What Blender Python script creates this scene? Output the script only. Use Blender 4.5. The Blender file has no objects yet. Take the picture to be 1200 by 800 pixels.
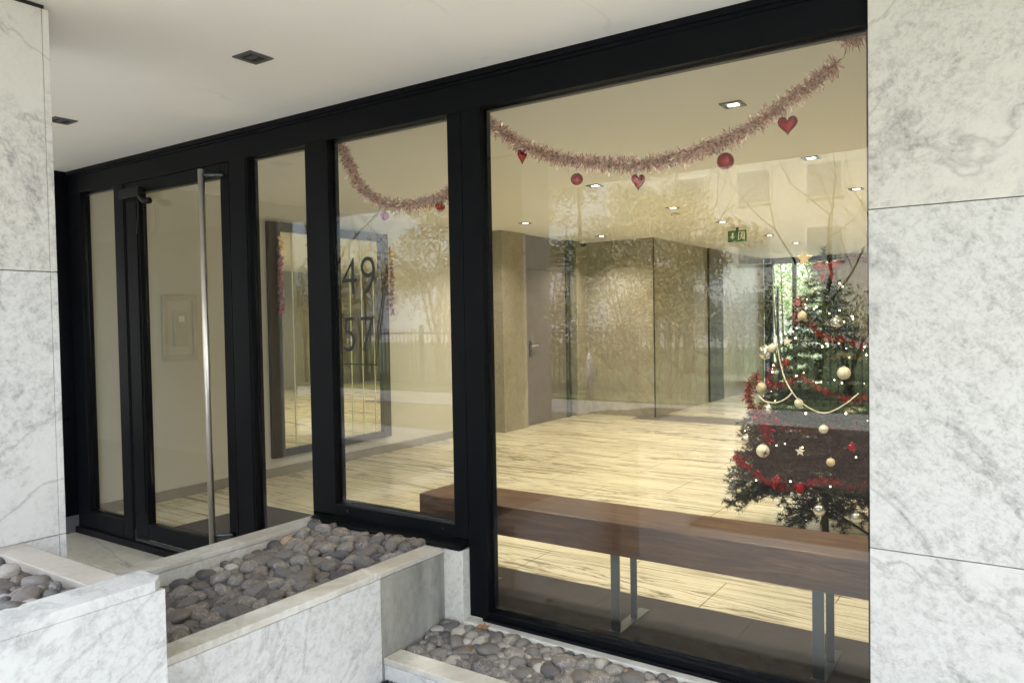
import bpy, bmesh, math, random
from mathutils import Vector, Matrix, noise as mnoise
R = math.radians
sc = bpy.context.scene
C = bpy.data.collections.new("entrance"); sc.collection.children.link(C)
rnd = random.Random(7)

# ------------------------------------------------------------------ materials
MATS = {}
class N:
    """small node helper"""
    def __init__(s, name):
        s.m = bpy.data.materials.new(name); s.m.use_nodes = True
        s.nt = s.m.node_tree; s.b = s.nt.nodes["Principled BSDF"]; s.out = s.nt.nodes["Material Output"]
        s._co = None; MATS[name] = s.m
    def n(s, t, **kw):
        x = s.nt.nodes.new(t)
        for k, v in kw.items(): setattr(x, k, v)
        return x
    def l(s, a, b): s.nt.links.new(a, b)
    def put(s, sock, v):
        if hasattr(v, "is_linked") or hasattr(v, "links"): s.l(v, sock)
        else: sock.default_value = v
    def co(s):
        if s._co is None: s._co = s.n("ShaderNodeTexCoord").outputs["Object"]
        return s._co
    def mapp(s, rot=(0,0,0), scale=(1,1,1), loc=(0,0,0), vec=None):
        m = s.n("ShaderNodeMapping"); s.l(vec or s.co(), m.inputs[0])
        m.inputs["Rotation"].default_value = rot; m.inputs["Scale"].default_value = scale; m.inputs["Location"].default_value = loc
        return m.outputs[0]
    def noise(s, scale, detail=4, rough=.55, dist=0., vec=None):
        x = s.n("ShaderNodeTexNoise"); s.l(vec or s.co(), x.inputs["Vector"])
        x.inputs["Scale"].default_value = scale; x.inputs["Detail"].default_value = detail
        x.inputs["Roughness"].default_value = rough; x.inputs["Distortion"].default_value = dist
        return x.outputs["Fac"]
    def ramp(s, fac, stops, interp="LINEAR"):
        x = s.n("ShaderNodeValToRGB"); s.l(fac, x.inputs[0]); e = x.color_ramp.elements; x.color_ramp.interpolation = interp
        while len(e) < len(stops): e.new(.5)
        for el, (p, c) in zip(e, stops):
            el.position = p; el.color = (c, c, c, 1) if not hasattr(c, "__len__") else (*c, 1)
        return x.outputs[0]
    def mix(s, fac, a, b, blend="MIX"):
        x = s.n("ShaderNodeMix", data_type="RGBA", blend_type=blend)
        s.put(x.inputs[0], fac)
        for sk, v in ((x.inputs[6], a), (x.inputs[7], b)):
            s.put(sk, (*v, 1) if hasattr(v, "__len__") and len(v) == 3 else v)
        return x.outputs[2]
    def math(s, op, a, b=0.):
        x = s.n("ShaderNodeMath", operation=op); s.put(x.inputs[0], a); s.put(x.inputs[1], b); return x.outputs[0]
    def set(s, color=None, rough=None, metal=None, **kw):
        if color is not None: s.put(s.b.inputs["Base Color"], (*color, 1) if hasattr(color, "__len__") and len(color) == 3 else color)
        if rough is not None: s.put(s.b.inputs["Roughness"], rough)
        if metal is not None: s.put(s.b.inputs["Metallic"], metal)
        for k, v in kw.items(): s.put(s.b.inputs[k], v)
        return s.m
    def bump(s, h, strength=.2, dist=.01):
        x = s.n("ShaderNodeBump"); x.inputs["Strength"].default_value = strength; x.inputs["Distance"].default_value = dist
        s.l(h, x.inputs["Height"]); s.l(x.outputs[0], s.b.inputs["Normal"])
    def rand(s): return s.n("ShaderNodeObjectInfo").outputs["Random"]

def carrara(name, base=(.605, .60, .585), vein=(.21, .207, .20), rot=.7, dirt=None, rough=.38, dirt_amt=.5, shift=(0,0,0)):
    k = N(name)
    v0 = k.mapp(loc=shift)
    dg = k.mapp(rot=(rot, rot, .3), vec=v0)
    reg = k.math("ADD", k.math("MULTIPLY", k.noise(1.3, 5, .6, .5, vec=k.mapp(scale=(1.2, 1.2, .30), vec=dg)), .75), k.math("MULTIPLY", k.noise(1.7, 6, .62, .6, vec=v0), .25))
    cloud = k.ramp(reg, [(.44, 0.), (.50, .75), (.60, 1.)])
    st = k.mapp(scale=(1, 1, .36), vec=dg)
    streak = k.ramp(k.noise(3.2, 7, .62, .5, vec=st), [(.50, 0.), (.60, .55), (.66, 0.)])
    worm = k.ramp(k.noise(30, 9, .80, .25, vec=k.mapp(scale=(1, 1, .62), vec=dg)), [(.47, 0.), (.60, .6), (.74, 1.)])
    worm2 = k.ramp(k.noise(15, 9, .80, .4, vec=st), [(.52, 0.), (.66, 1.)])
    vn = k.noise(1.3, 6, .55, .5, vec=k.mapp(scale=(1.5, 1.5, .16), vec=dg))
    hair = k.ramp(k.math("ABSOLUTE", k.math("SUBTRACT", vn, .5)), [(0., .7), (.005, .45), (.016, 0.)])
    a = k.math("MULTIPLY", worm, k.math("ADD", k.math("MULTIPLY", cloud, .72), .06))
    b = k.math("MULTIPLY", worm2, k.math("ADD", k.math("MULTIPLY", streak, .75), .10))
    fine = k.math("MULTIPLY", k.ramp(k.noise(58, 5, .66, .6, vec=v0), [(.50, 0.), (.62, .6), (.72, 1.)]), k.math("ADD", k.math("MULTIPLY", cloud, .38), .10))
    fac = k.math("MINIMUM", k.math("ADD", k.math("ADD", k.math("ADD", a, b), fine), k.math("MULTIPLY", hair, .62)), 1.)
    col = k.mix(fac, base, vein)
    col = k.mix(k.math("MULTIPLY", cloud, .22), col, (base[0]*.80, base[1]*.81, base[2]*.82))
    if dirt:
        d = k.ramp(k.noise(3.5, 8, .68, .8, vec=v0), [(.38, 0.), (.62, 1.)])
        col = k.mix(k.math("MULTIPLY", d, dirt_amt), col, dirt)
    rg = k.math("ADD", k.math("MULTIPLY", k.noise(9, 4), .18), rough - .09)
    k.bump(k.noise(60, 4), .05, .002)
    return k.set(col, rg)

carrara("marble_exterior")
carrara("marble_exterior_shade_tint", base=(.60, .585, .54), rot=-.7, shift=(3.3, 1.7, 5.1))  # tan base puts the dim, yellowish porch light into the colour
carrara("marble_exterior_c", rot=.95, shift=(7.3, 4.7, 2.1))
carrara("marble_planter", base=(.63, .63, .625), vein=(.30, .30, .30), rot=.8, shift=(2, 9, 1))
carrara("marble_coping", base=(.68, .67, .64), vein=(.36, .345, .31), rot=.5, dirt=(.40, .36, .30), dirt_amt=.7, rough=.55, shift=(1, 2, 3))
carrara("marble_grey_coping", base=(.50, .47, .43), vein=(.34, .31, .28), rot=.5, dirt=(.37, .32, .27), dirt_amt=.6, rough=.6, shift=(4, 2, 3))
carrara("marble_step", base=(.56, .535, .47), vein=(.09, .075, .06), rot=1.4, dirt=(.40, .35, .27), dirt_amt=.6, rough=.4, shift=(8, 1, 2))
carrara("marble_lobby", base=(.36, .335, .27), vein=(.17, .155, .12), rot=.6, dirt=(.25, .225, .17), dirt_amt=.55, rough=.22, shift=(6, 3, 1))

k = N("concrete")
col = k.ramp(k.noise(2.2, 8, .65, .4, vec=k.mapp(scale=(3, 3, .55))), [(.3, (.15, .15, .135)), (.5, (.27, .265, .24)), (.72, (.38, .37, .34))])
col = k.mix(k.math("MULTIPLY", k.ramp(k.noise(26, 5, .7), [(.45, 0.), (.7, 1.)]), .35), col, (.14, .14, .13))
k.bump(k.noise(45, 6), .25, .004); k.set(col, .8)

k = N("lobby_floor_marble")
st = k.mapp(rot=(0, 0, .05), scale=(.17, 2.4, 1))
v1 = k.noise(1.5, 9, .60, .9, vec=st); v2 = k.noise(3.4, 8, .66, 1.4, vec=k.mapp(rot=(0, 0, -.05), scale=(.21, 3.0, 1), loc=(3, 1, 0)))
line = k.ramp(k.math("SINE", k.math("MULTIPLY", v1, 54.)), [(.45, 0.), (.85, .45), (.995, 1.)])
line2 = k.ramp(k.math("SINE", k.math("MULTIPLY", v2, 52.)), [(.45, 0.), (.9, .4), (1., 1.)])
soft = k.ramp(v2, [(.35, 1.), (.5, 0.)])
mask = k.ramp(k.noise(.9, 5, .6, .5, vec=k.mapp(scale=(.6, 1.5, 1), loc=(9, 2, 0))), [(.34, .30), (.60, 1.)])
col = k.mix(k.math("MULTIPLY", soft, .75), (.71, .66, .51), (.54, .47, .32))
col = k.mix(k.math("MULTIPLY", k.math("MULTIPLY", line, mask), .95), col, (.13, .10, .05))
col = k.mix(k.math("MULTIPLY", k.math("MULTIPLY", line2, mask), .9), col, (.19, .145, .075))
br = k.n("ShaderNodeTexBrick"); k.l(k.mapp(loc=(.26, .115, 0)), br.inputs["Vector"])
br.inputs["Scale"].default_value = 1; br.inputs["Brick Width"].default_value = 1.1; br.inputs["Row Height"].default_value = .6
br.inputs["Mortar Size"].default_value = .0035; br.inputs["Mortar Smooth"].default_value = 0
br.inputs["Color1"].default_value = (.975, .975, .97, 1); br.inputs["Color2"].default_value = (1, 1, 1, 1); br.inputs["Mortar"].default_value = (.45, .40, .3, 1)
col = k.mix(1., col, br.outputs["Color"], "MULTIPLY")
k.set(col, k.math("ADD", k.math("MULTIPLY", k.noise(6, 3), .10), .14))

def plain(name, c, rough=.6, metal=0., var=.08, scale=8, bump=0., **kw):
    k = N(name)
    col = k.mix(k.ramp(k.noise(scale, 6, .6), [(.3, 0.), (.7, 1.)]), tuple(x*(1-var) for x in c), tuple(min(1, x*(1+var)) for x in c))
    if bump: k.bump(k.noise(scale*14, 4), bump, .003)
    return k.set(col, k.math("ADD", k.math("MULTIPLY", k.noise(scale*2, 3), .12), rough - .06), metal, **kw)
plain("plaster_ceiling", (.90, .885, .84), .9, var=.03, scale=1.1)
k = N("porch_plaster"); col = k.mix(k.ramp(k.noise(1.1, 6, .6), [(.35, 0.), (.65, 1.)]), (.865, .85, .805), (.91, .895, .85))
cr = k.math("MULTIPLY", k.ramp(k.math("ABSOLUTE", k.math("SUBTRACT", k.noise(.8, 3, .5, .3, vec=k.mapp(scale=(1, .5, 1))), .5)), [(0., 1.), (.0016, 0.)]), k.ramp(k.noise(1.3, 2, vec=k.mapp(loc=(4, 1, 0))), [(.50, 0.), (.60, 1.)]))
col = k.mix(k.math("MULTIPLY", cr, .16), col, (.45, .43, .40)); sp = k.ramp(k.noise(14, 2, .5), [(.74, 0.), (.77, 1.)]); col = k.mix(k.math("MULTIPLY", sp, .10), col, (.5, .48, .44))
k.bump(k.noise(90, 3), .04, .002); k.set(col, .85)
plain("lobby_ceiling", (.70, .695, .665), .9, var=.015, scale=1.2)
plain("lobby_plaster", (.57, .56, .51), .85, var=.02, scale=2)
plain("olive_panel", (.26, .25, .18), .5)
plain("skirting_paint", (.26, .24, .20), .6)
plain("frame_black", (.0035, .0042, .0060), .38, var=.2, scale=3, **{"Specular IOR Level": .10})
plain("frame_gloss", (.0035, .004, .0055), .3, **{"Specular IOR Level": .12})
plain("rubber_black", (.006, .006, .007), .6)
plain("grey_base", (.10, .10, .105), .5)
plain("steel_brushed", (.68, .65, .61), .38, 1.)
plain("steel_dull", (.10, .115, .13), .36, 1.)
plain("mat_brown", (.024, .0145, .0105), .95, var=.35, scale=20, bump=.6)
plain("door_taupe", (.145, .125, .108), .5, var=.06)
plain("door_dark", (.03, .028, .024), .4)
plain("mirror_frame_wood", (.022, .013, .009), .35, var=.25, scale=6)
plain("mirror_joint", (.62, .66, .42), .25)
plain("white_plastic", (.75, .73, .66), .45)
plain("cream_panel", (.50, .475, .40), .5)
plain("black_plastic", (.006, .006, .006), .4, **{"Specular IOR Level": .2})
plain("decal_black", (.010, .010, .009), .55)
plain("sign_green", (.012, .16, .06), .4)
plain("sign_white", (.85, .88, .82), .4)
plain("gold_foil", (.83, .55, .16), .28, 1.)
plain("ribbon_red", (.22, .010, .014), .4)
plain("heart_red", (.30, .006, .010), .14, .55)
plain("bauble_red", (.28, .006, .010), .12, .6)
plain("bauble_white", (.80, .74, .62), .35)
plain("bauble_cream", (.70, .58, .40), .35)
plain("bauble_silver", (.62, .62, .60), .22, .9)
plain("cap_silver", (.7, .68, .62), .3, 1.)
plain("bead_pearl", (.78, .70, .56), .25)
plain("bark", (.075, .055, .038), .9, var=.35, scale=9, bump=.5)
plain("bark_pale", (.13, .105, .08), .9, var=.35, scale=6)
plain("wire_green", (.02, .035, .02), .6)
plain("asphalt", (.26, .25, .235), .9, var=.2, scale=3, bump=.3)
plain("path_stone", (.20, .195, .18), .8, var=.12, scale=2, bump=.2)
k = N("bounce_slabs"); br = k.n("ShaderNodeTexBrick"); k.l(k.co(), br.inputs["Vector"]); br.inputs["Scale"].default_value = 1; br.inputs["Brick Width"].default_value = .8; br.inputs["Row Height"].default_value = .5; br.inputs["Mortar Size"].default_value = .004
for q, c in (("Color1", .72), ("Color2", .77), ("Mortar", .40)): br.inputs[q].default_value = (c, c*.975, c*.93, 1)
k.set(k.mix(k.math("MULTIPLY", k.ramp(k.noise(2.5, 8, .7), [(.4, 0.), (.65, 1.)]), .3), br.outputs["Color"], (.55, .53, .50)), .75)
k = N("brick_paving"); br = k.n("ShaderNodeTexBrick"); k.l(k.co(), br.inputs["Vector"]); br.inputs["Scale"].default_value = 1; br.inputs["Brick Width"].default_value = .22; br.inputs["Row Height"].default_value = .11; br.inputs["Mortar Size"].default_value = .005
for q, c in (("Color1", (.040, .019, .015, 1)), ("Color2", (.060, .028, .022, 1)), ("Mortar", (.024, .019, .017, 1))): br.inputs[q].default_value = c
k.set(br.outputs["Color"], .8)
plain("mulch_bed", (.10, .09, .05), .95, var=.5, scale=7, bump=.6)
plain("soil", (.045, .036, .030), .95, var=.4, scale=14, bump=.6)
plain("sand_mortar", (.62, .60, .55), .9, var=.2, scale=14, bump=.5)
plain("fence_paint", (.05, .055, .06), .5)
plain("bollard_paint", (.11, .115, .12), .45)
plain("house_render", (.62, .60, .55), .85)
plain("house_window", (.30, .32, .34), .1)
plain("leaf_dry", (.22, .12, .045), .7, var=.3, scale=30)
plain("twig_brown", (.30, .22, .12), .8)
plain("lawn_green", (.06, .085, .03), .9, var=.35, scale=5, bump=.5)
for nm, a, b in (("leaf_olive", (.24, .22, .08), (.11, .12, .045)), ("leaf_green", (.07, .11, .035), (.11, .15, .05)), ("leaf_gold", (.34, .265, .10), (.23, .19, .075)), ("leaf_bright", (.13, .26, .07), (.22, .36, .10))):
    k = N(nm); col = k.mix(k.ramp(k.noise(2.3, 3), [(.35, 0.), (.65, 1.)]), a, b); k.set(col, .5)
k = N("needle"); col = k.mix(k.ramp(k.noise(7, 3), [(.35, 0.), (.65, 1.)]), (.007, .018, .009), (.022, .042, .020)); k.set(col, .55)

k = N("bench_wood")
gr = k.noise(5, 9, .72, 1.4, vec=k.mapp(scale=(.5, 7, 7)))
col = k.ramp(gr, [(.28, (.022, .008, .004)), (.48, (.075, .029, .012)), (.66, (.17, .075, .033))])
col = k.mix(k.math("MULTIPLY", k.ramp(k.noise(1.3, 4, vec=k.mapp(scale=(.6, 2, 2))), [(.4, 0.), (.65, 1.)]), .45), col, (.045, .018, .009))
k.bump(gr, .15, .004); k.set(col, .46)

def foil(name, a, b, rough=.24):
    k = N(name); col = k.mix(k.ramp(k.noise(75, 2), [(.38, 0.), (.54, 1.)]), a, b); k.set(col, rough, .42); return k.m
foil("tinsel_rose", (.42, .12, .075), (1, .76, .64), .22)
foil("tinsel_red", (.18, .004, .005), (.42, .012, .011), .3)

k = N("mirror_glass"); k.set((.60, .60, .50), .012, 1.)
for nm, tint, gain in (("window_glass", (.955, .965, .95), 1.25),):
    k = N(nm); k.nt.nodes.remove(k.b)
    lw = k.n("ShaderNodeLayerWeight"); lw.inputs[0].default_value = .5
    f = k.math("MULTIPLY", k.math("ADD", k.math("MULTIPLY", k.math("POWER", lw.outputs["Facing"], 5.), .96), .04), gain)
    tr = k.n("ShaderNodeBsdfTransparent"); tr.inputs[0].default_value = (*tint, 1)
    gl = k.n("ShaderNodeBsdfGlossy"); gl.inputs["Roughness"].default_value = 0.
    mx = k.n("ShaderNodeMixShader"); k.l(f, mx.inputs[0]); k.l(tr.outputs[0], mx.inputs[1]); k.l(gl.outputs[0], mx.inputs[2]); k.l(mx.outputs[0], k.out.inputs[0])
def emit(name, c, s):
    k = N(name); k.set((.8, .8, .8), .4); k.b.inputs["Emission Color"].default_value = (*c, 1); k.b.inputs["Emission Strength"].default_value = s
emit("lamp_glow", (1, .88, .68), 4.5); emit("fairy_glow", (1, .80, .50), 4.5); emit("sign_glow", (.75, 1, .8), .35)

def pebble_mat(name, c1, c2, c3):
    k = N(name)
    base = k.ramp(k.rand(), [(0., c1), (.5, c2), (1., c3)])
    sp = k.noise(5, 8, .7, .6)
    col = k.mix(k.ramp(sp, [(.35, .0), (.7, .6)]), base, tuple(min(1, x*1.7 + .02) for x in c2))
    col = k.mix(k.ramp(k.noise(2.2, 5, .6, 1.5), [(.55, 0.), (.75, .55)]), col, tuple(x*.5 for x in c2))
    band = k.ramp(k.math("ABSOLUTE", k.math("SUBTRACT", k.noise(1.2, 4, .5, 1.), .5)), [(0., .5), (.03, 0.)])
    col = k.mix(k.math("MULTIPLY", band, k.ramp(k.rand(), [(.55, 0.), (.6, 1.)])), col, (.55, .50, .45))
    k.bump(k.noise(22, 6, .7), .22, .02); k.set(col, k.math("ADD", k.math("MULTIPLY", k.noise(6), .25), .42))
pebble_mat("pebble_grey", (.080, .074, .071), (.128, .118, .112), (.180, .165, .155))
pebble_mat("pebble_dark", (.045, .043, .047), (.075, .07, .074), (.105, .098, .098))
pebble_mat("pebble_brown", (.085, .073, .068), (.122, .104, .096), (.160, .138, .127))
pebble_mat("pebble_tan", (.27, .17, .10), (.31, .20, .13), (.29, .22, .16))
pebble_mat("pebble_pale", (.22, .20, .18), (.27, .25, .225), (.37, .345, .32))
M = MATS

# ------------------------------------------------------------------ mesh helpers
class MB:
    def __init__(s): s.v = []; s.f = []
    def box(s, x0, x1, y0, y1, z0, z1):
        b = len(s.v)
        s.v += [(x0,y0,z0),(x1,y0,z0),(x1,y1,z0),(x0,y1,z0),(x0,y0,z1),(x1,y0,z1),(x1,y1,z1),(x0,y1,z1)]
        s.f += [tuple(b+i for i in q) for q in ((0,3,2,1),(4,5,6,7),(0,1,5,4),(1,2,6,5),(2,3,7,6),(3,0,4,7))]; return s
    def poly(s, pts): b = len(s.v); s.v += [tuple(p) for p in pts]; s.f.append(tuple(range(b, b+len(pts)))); return s
    def prism(s, pts, axis, a0, a1):
        """extrude a 2-D outline along an axis ('x','y','z')"""
        b = len(s.v); n = len(pts); ax = "xyz".index(axis)
        for a in (a0, a1):
            for p in pts: q = list(p); q.insert(ax, a); s.v.append(tuple(q))
        s.f.append(tuple(b+i for i in range(n-1, -1, -1))); s.f.append(tuple(b+n+i for i in range(n)))
        for i in range(n): j = (i+1) % n; s.f.append((b+i, b+j, b+n+j, b+n+i))
        return s
    def tube(s, pts, rad, n=8, caps=True):
        pts = [Vector(p) for p in pts]; b = len(s.v); m = len(pts); up = None
        for i, p in enumerate(pts):
            t = (pts[min(i+1, m-1)] - pts[max(i-1, 0)]).normalized()
            if up is None: up = Vector((0,0,1)) if abs(t.z) < .9 else Vector((1,0,0))
            a = t.cross(up); a = a.normalized() if a.length > 1e-6 else Vector((1,0,0)); c = a.cross(t).normalized(); up = c
            r = rad[i] if hasattr(rad, "__len__") else rad
            for q in range(n):
                w = 2*math.pi*q/n; s.v.append(tuple(p + a*r*math.cos(w) + c*r*math.sin(w)))
        for i in range(m-1):
            for q in range(n):
                q2 = (q+1) % n; s.f.append((b+i*n+q, b+i*n+q2, b+(i+1)*n+q2, b+(i+1)*n+q))
        if caps: s.f.append(tuple(b+q for q in range(n-1, -1, -1))); s.f.append(tuple(b+(m-1)*n+q for q in range(n)))
        return s
    def lathe(s, prof, o=(0,0,0), n=20):
        b = len(s.v); m = len(prof)
        for r, z in prof:
            for q in range(n): w = 2*math.pi*q/n; s.v.append((o[0]+r*math.cos(w), o[1]+r*math.sin(w), o[2]+z))
        for i in range(m-1):
            for q in range(n): q2 = (q+1) % n; s.f.append((b+i*n+q, b+i*n+q2, b+(i+1)*n+q2, b+(i+1)*n+q))
        s.f.append(tuple(b+q for q in range(n-1, -1, -1))); s.f.append(tuple(b+(m-1)*n+q for q in range(n))); return s
    def sphere(s, o, r, n=16, m=10, sc3=(1,1,1)):
        return s.lathe_s([(math.sin(math.pi*i/m)*r, -math.cos(math.pi*i/m)*r) for i in range(m+1)], o, n, sc3)
    def lathe_s(s, prof, o, n, sc3):
        b = len(s.v); s.lathe([(max(r, 1e-4), z) for r, z in prof], (0,0,0), n)
        for i in range(b, len(s.v)): x, y, z = s.v[i]; s.v[i] = (o[0]+x*sc3[0], o[1]+y*sc3[1], o[2]+z*sc3[2])
        return s
    def mesh(s, name, mat, smooth=False):
        me = bpy.data.meshes.new(name); me.from_pydata(s.v, [], s.f)
        if smooth: me.polygons.foreach_set("use_smooth", [True]*len(me.polygons))
        if mat: me.materials.append(M[mat])
        me.update(); return me
    def build(s, name, mat, parent=None, bevel=0, smooth=False, loc=None):
        o = bpy.data.objects.new(name, s.mesh(name, mat, smooth)); C.objects.link(o)
        if parent: o.parent = parent
        if loc: o.location = loc
        if bevel:
            m = o.modifiers.new("edge", "BEVEL"); m.width = bevel; m.segments = 2; m.limit_method = "ANGLE"
        return o
def bx(*a): return MB().box(*a)
def thing(name, label, cat, loc=(0,0,0), group=None):
    o = bpy.data.objects.new(name, None); o.empty_display_size = .1; C.objects.link(o); o.location = loc
    return tag(o, label, cat, group)
def tag(o, label, cat, group=None):
    o["label"] = label; o["category"] = cat
    if group: o["group"] = group
    return o
def kind(o, k="structure"): o["kind"] = k; return o
def fuse(mesh_obj):
    me = mesh_obj.data; b = bmesh.new(); b.from_mesh(me); bmesh.ops.recalc_face_normals(b, faces=b.faces); b.to_mesh(me); b.free(); return mesh_obj

# ------------------------------------------------------------------ ground and setting
kind(bx(-60, 60, -90, 60, -.3, 0).build("ground", "asphalt"))
kind(bx(-6.03, -3.372, -.362, -.002, .003, .04).build("path", "marble_step", bevel=.003))
kind(bx(-6.03, -3.372, -1.50, -.368, .003, .04).build("path", "marble_grey_coping", bevel=.003))
kind(bx(-60, 60, -9.9, -8.1, .002, .03).build("path", "path_stone"))
kind(bx(-5.2, 14, -5.5, -.63, .002, .02).build("bounce_pavement", "bounce_slabs"))  # pale paving added in front of the porch to bounce light upward
kind(bx(-40, -5.204, -5.5, -.63, .002, .02).build("path", "path_stone"))
kind(bx(-3.3, -.3, -8.05, -2.5, .0205, .03).build("path", "brick_paving"))
kind(bx(-40, 14, -8.08, -5.52, .002, .02).build("lawn", "mulch_bed"))
kind(bx(-60, 60, -40, -10.0, .002, .05).build("lawn", "lawn_green"))
kind(bx(-5.9, 1.6, .005, 14.6, .02, .17).build("floor", "lobby_floor_marble"))
kind(bx(-6.3, 1.6, .07, 12.85, 2.73, 3.3).build("ceiling", "lobby_ceiling"))
kind(bx(-14, 9, -2.98, .066, 2.773, 3.3).build("porch_ceiling", "porch_plaster"))
tag(bx(-14, 9, -2.95, 12.8, 3.302, 3.5).build("unseen_roof_slab", "house_render"), "unseen slab over porch and lobby, kept low to set the sun shadow", "unseen roof slab")  # out of view; height chosen for how far its sun shadow reaches

# right marble pillar
p = thing("marble_pillar", "wide white Carrara marble wall pillar with two thin joints beside the big window", "pillar", (-.465, -.06, 0))
for z0, z1, mm in ((0, .793, "marble_exterior_c"), (.796, 1.951, "marble_exterior"), (1.954, 2.77, "marble_exterior_shade_tint")):
    bx(0, 2.4, 0, .40, z0, z1).build("panel", mm, p, bevel=.0012)
bx(.01, 2.39, .01, .38, .01, 2.76).build("core", "rubber_black", p)
# left marble pier
p = thing("marble_pier", "grey white marble pier standing left of the entrance door", "pier", (-2.967, -1.52, 0))
for z0, z1, mm in ((0, .836, "marble_planter"), (.839, 1.803, "marble_exterior_c"), (1.806, 2.755, "marble_exterior_shade_tint")):
    bx(-.50, -.002, -.36, -.024, z0, z1).build("panel", mm, p, bevel=.001)
    bx(-.50, -.0, -.0225, 0, z0, z1).build("corner_slab", mm, p, bevel=.001)
bx(-.49, -.012, -.35, -.01, .01, 2.775).build("core", "rubber_black", p)

tag(bx(-16, -6.95, -2.82, -2.60, 0, 2.772).build("porch_wall", "lobby_plaster"), "plain plaster wall closing the far left end of the porch", "wall")
tag(bx(-16, -6.101, .0, .3, 0, 2.772).build("entrance_wall", "plaster_ceiling"), "plain plaster wall left of the entrance door, behind the pier", "wall")
# ------------------------------------------------------------------ facade
GY0, GY1 = .030, .040
def pane(x0, x1, z0, z1, parent, y=0.): return bx(x0, x1, y+GY0, y+GY1, z0, z1).build("pane", "window_glass", parent)
W = thing("window_wall", "black metal window wall of tall panes beside the entrance door", "window wall", (0, 0, 0))
for y0, z0, z1 in ((-.012, 2.744, 2.7725), (-.005, 2.726, 2.7435), (0, 2.597, 2.7255)):
    bx(-6.03, -.45, y0, .064, z0, z1).build("header", "frame_black", W, bevel=.0015)
mull = [(-6.03, -5.86, .04), (-5.386, -5.243, .04), (-4.058, -3.883, .04), (-3.370, -3.187, .44), (-2.346, -2.262, .53), (-2.258, -2.149, .17), (-.475, -.452, .17)]
for i, (x0, x1, z0) in enumerate(mull):
    bx(x0, x1, 0, .066, z0, 2.5965).build("mullion", "frame_black", W, bevel=.002)
    bx(x0+.012, x1-.012, -.006, -.0005, z0, 2.5965).build("cover_strip", "frame_black", W, bevel=.002) if 0 < i < 4 and i != 3 else None
# inner glazing beads and panes : (x0, x1, z0, z1)
panes = [(-5.86, -5.386, .213, 2.597), (-3.883, -3.370, .20, 2.597), (-3.187, -2.346, .602, 2.597), (-2.149, -.475, .207, 2.597)]
for x0, x1, z0, z1 in panes:
    pane(x0+.002, x1-.002, z0+.001, z1-.001, W)
    b = MB()
    for q in ((x0+.0005, x0+.012, GY1+.001, .07, z0, z1), (x1-.012, x1-.0005, GY1+.001, .07, z0, z1), (x0+.0125, x1-.0125, GY1+.001, .07, z0+.0005, z0+.012), (x0+.0125, x1-.0125, GY1+.001, .07, z1-.012, z1-.0005)): b.box(*q)
    b.build("glazing_bead", "frame_gloss", W)
bx(-5.8595, -5.3865, 0, .066, .09, .2125).build("bottom_rail", "frame_black", W, bevel=.002)
bx(-3.8825, -3.3705, 0, .066, .04, .1995).build("bottom_rail", "frame_black", W, bevel=.002)
bx(-3.1865, -2.3465, 0, .066, .54, .6015).build("bottom_rail", "frame_black", W, bevel=.002)
bx(-2.1485, -.4755, 0, .066, .165, .2065).build("bottom_rail", "frame_black", W, bevel=.002)
bx(-2.17, -.46, -.02, -.0005, .165, .180).build("drip_edge", "frame_gloss", W, bevel=.002)
b = MB().prism([(-.065, .512), (-.001, .535), (-.001, .50), (-.065, .497)], "x", -3.34, -2.268)
fuse(b.build("sill", "frame_gloss", W, bevel=.002))
bx(-3.36, -2.262, .0, .066, .502, .5395).build("sill_upstand", "frame_black", W)
for x in (-3.09, -2.42): MB().tube([(x, -.004, .572), (x, .001, .572)], .007, 10).build("drain_cap", "rubber_black", W)
bx(-6.10, -6.032, -.10, .066, .17, 2.7725).build("side_jamb", "frame_gloss", W, bevel=.002)
bx(-6.10, -6.032, -.10, .066, .04, .169).build("jamb_base", "grey_base", W, bevel=.002)
# threshold
tag(bx(-6.03, -3.9, -.028, .0655, .0405, .089).build("threshold", "frame_gloss", bevel=.003), "black metal threshold strip under the entrance door", "threshold")
tag(bx(-3.36, -2.262, -.048, .062, 0, .496).build("sill_stone", "marble_exterior_shade_tint", bevel=.002), "narrow white marble upstand under the middle window sill", "sill stone")
tag(bx(-2.255, -.466, -.060, .062, 0, .1645).build("base_stone", "sand_mortar", bevel=.004), "pale stone base strip under the big window by the pebbles", "base stone")

D = thing("entrance_door", "black framed glass entrance door with a long steel pull bar", "door", (-5.24, 0, 0))
def dloc(o): o.location = (5.24, 0, 0); return o
for q in ((-5.235, -5.068, 0, .058, .091, 2.592), (-4.150, -4.064, 0, .058, .091, 2.592), (-5.0675, -4.1505, 0, .058, 2.512, 2.592), (-5.0675, -4.1505, 0, .058, .118, .229)):
    dloc(bx(*q).build("door_rail" if q[0] > -5.1 and q[1] < -4.14 else "door_stile", "frame_black", D, bevel=.003))
dloc(bx(-5.20, -4.09, -.010, -.0005, .097, .116).build("kick_strip", "steel_dull", D))
dloc(bx(-5.2, -5.09, -.006, -.0005, .30, 2.45).build("stile_strip", "frame_gloss", D, bevel=.002))
dloc(pane(-5.066, -4.152, .230, 2.511, D))
h = dloc(MB().tube([(-4.19, -.095, .20), (-4.20, -.095, 2.55)], .020, 16).build("pull_handle", "steel_brushed", D, smooth=True))
for z in (.30, 2.515):
    MB().tube([(-4.19, -.095, z), (-4.10, -.02, z), (-4.10, 0, z)], .012, 10).build("bracket", "steel_dull", h, smooth=True)
c = dloc(bx(-5.23, -4.98, -.052, -.007, 2.475, 2.545).build("door_closer", "black_plastic", D, bevel=.008))
MB().tube([(-4.99, -.03, 2.475), (-4.93, -.034, 2.44), (-4.875, -.036, 2.438)], .022, 12).build("motor_arm", "black_plastic", c, smooth=True)
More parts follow.
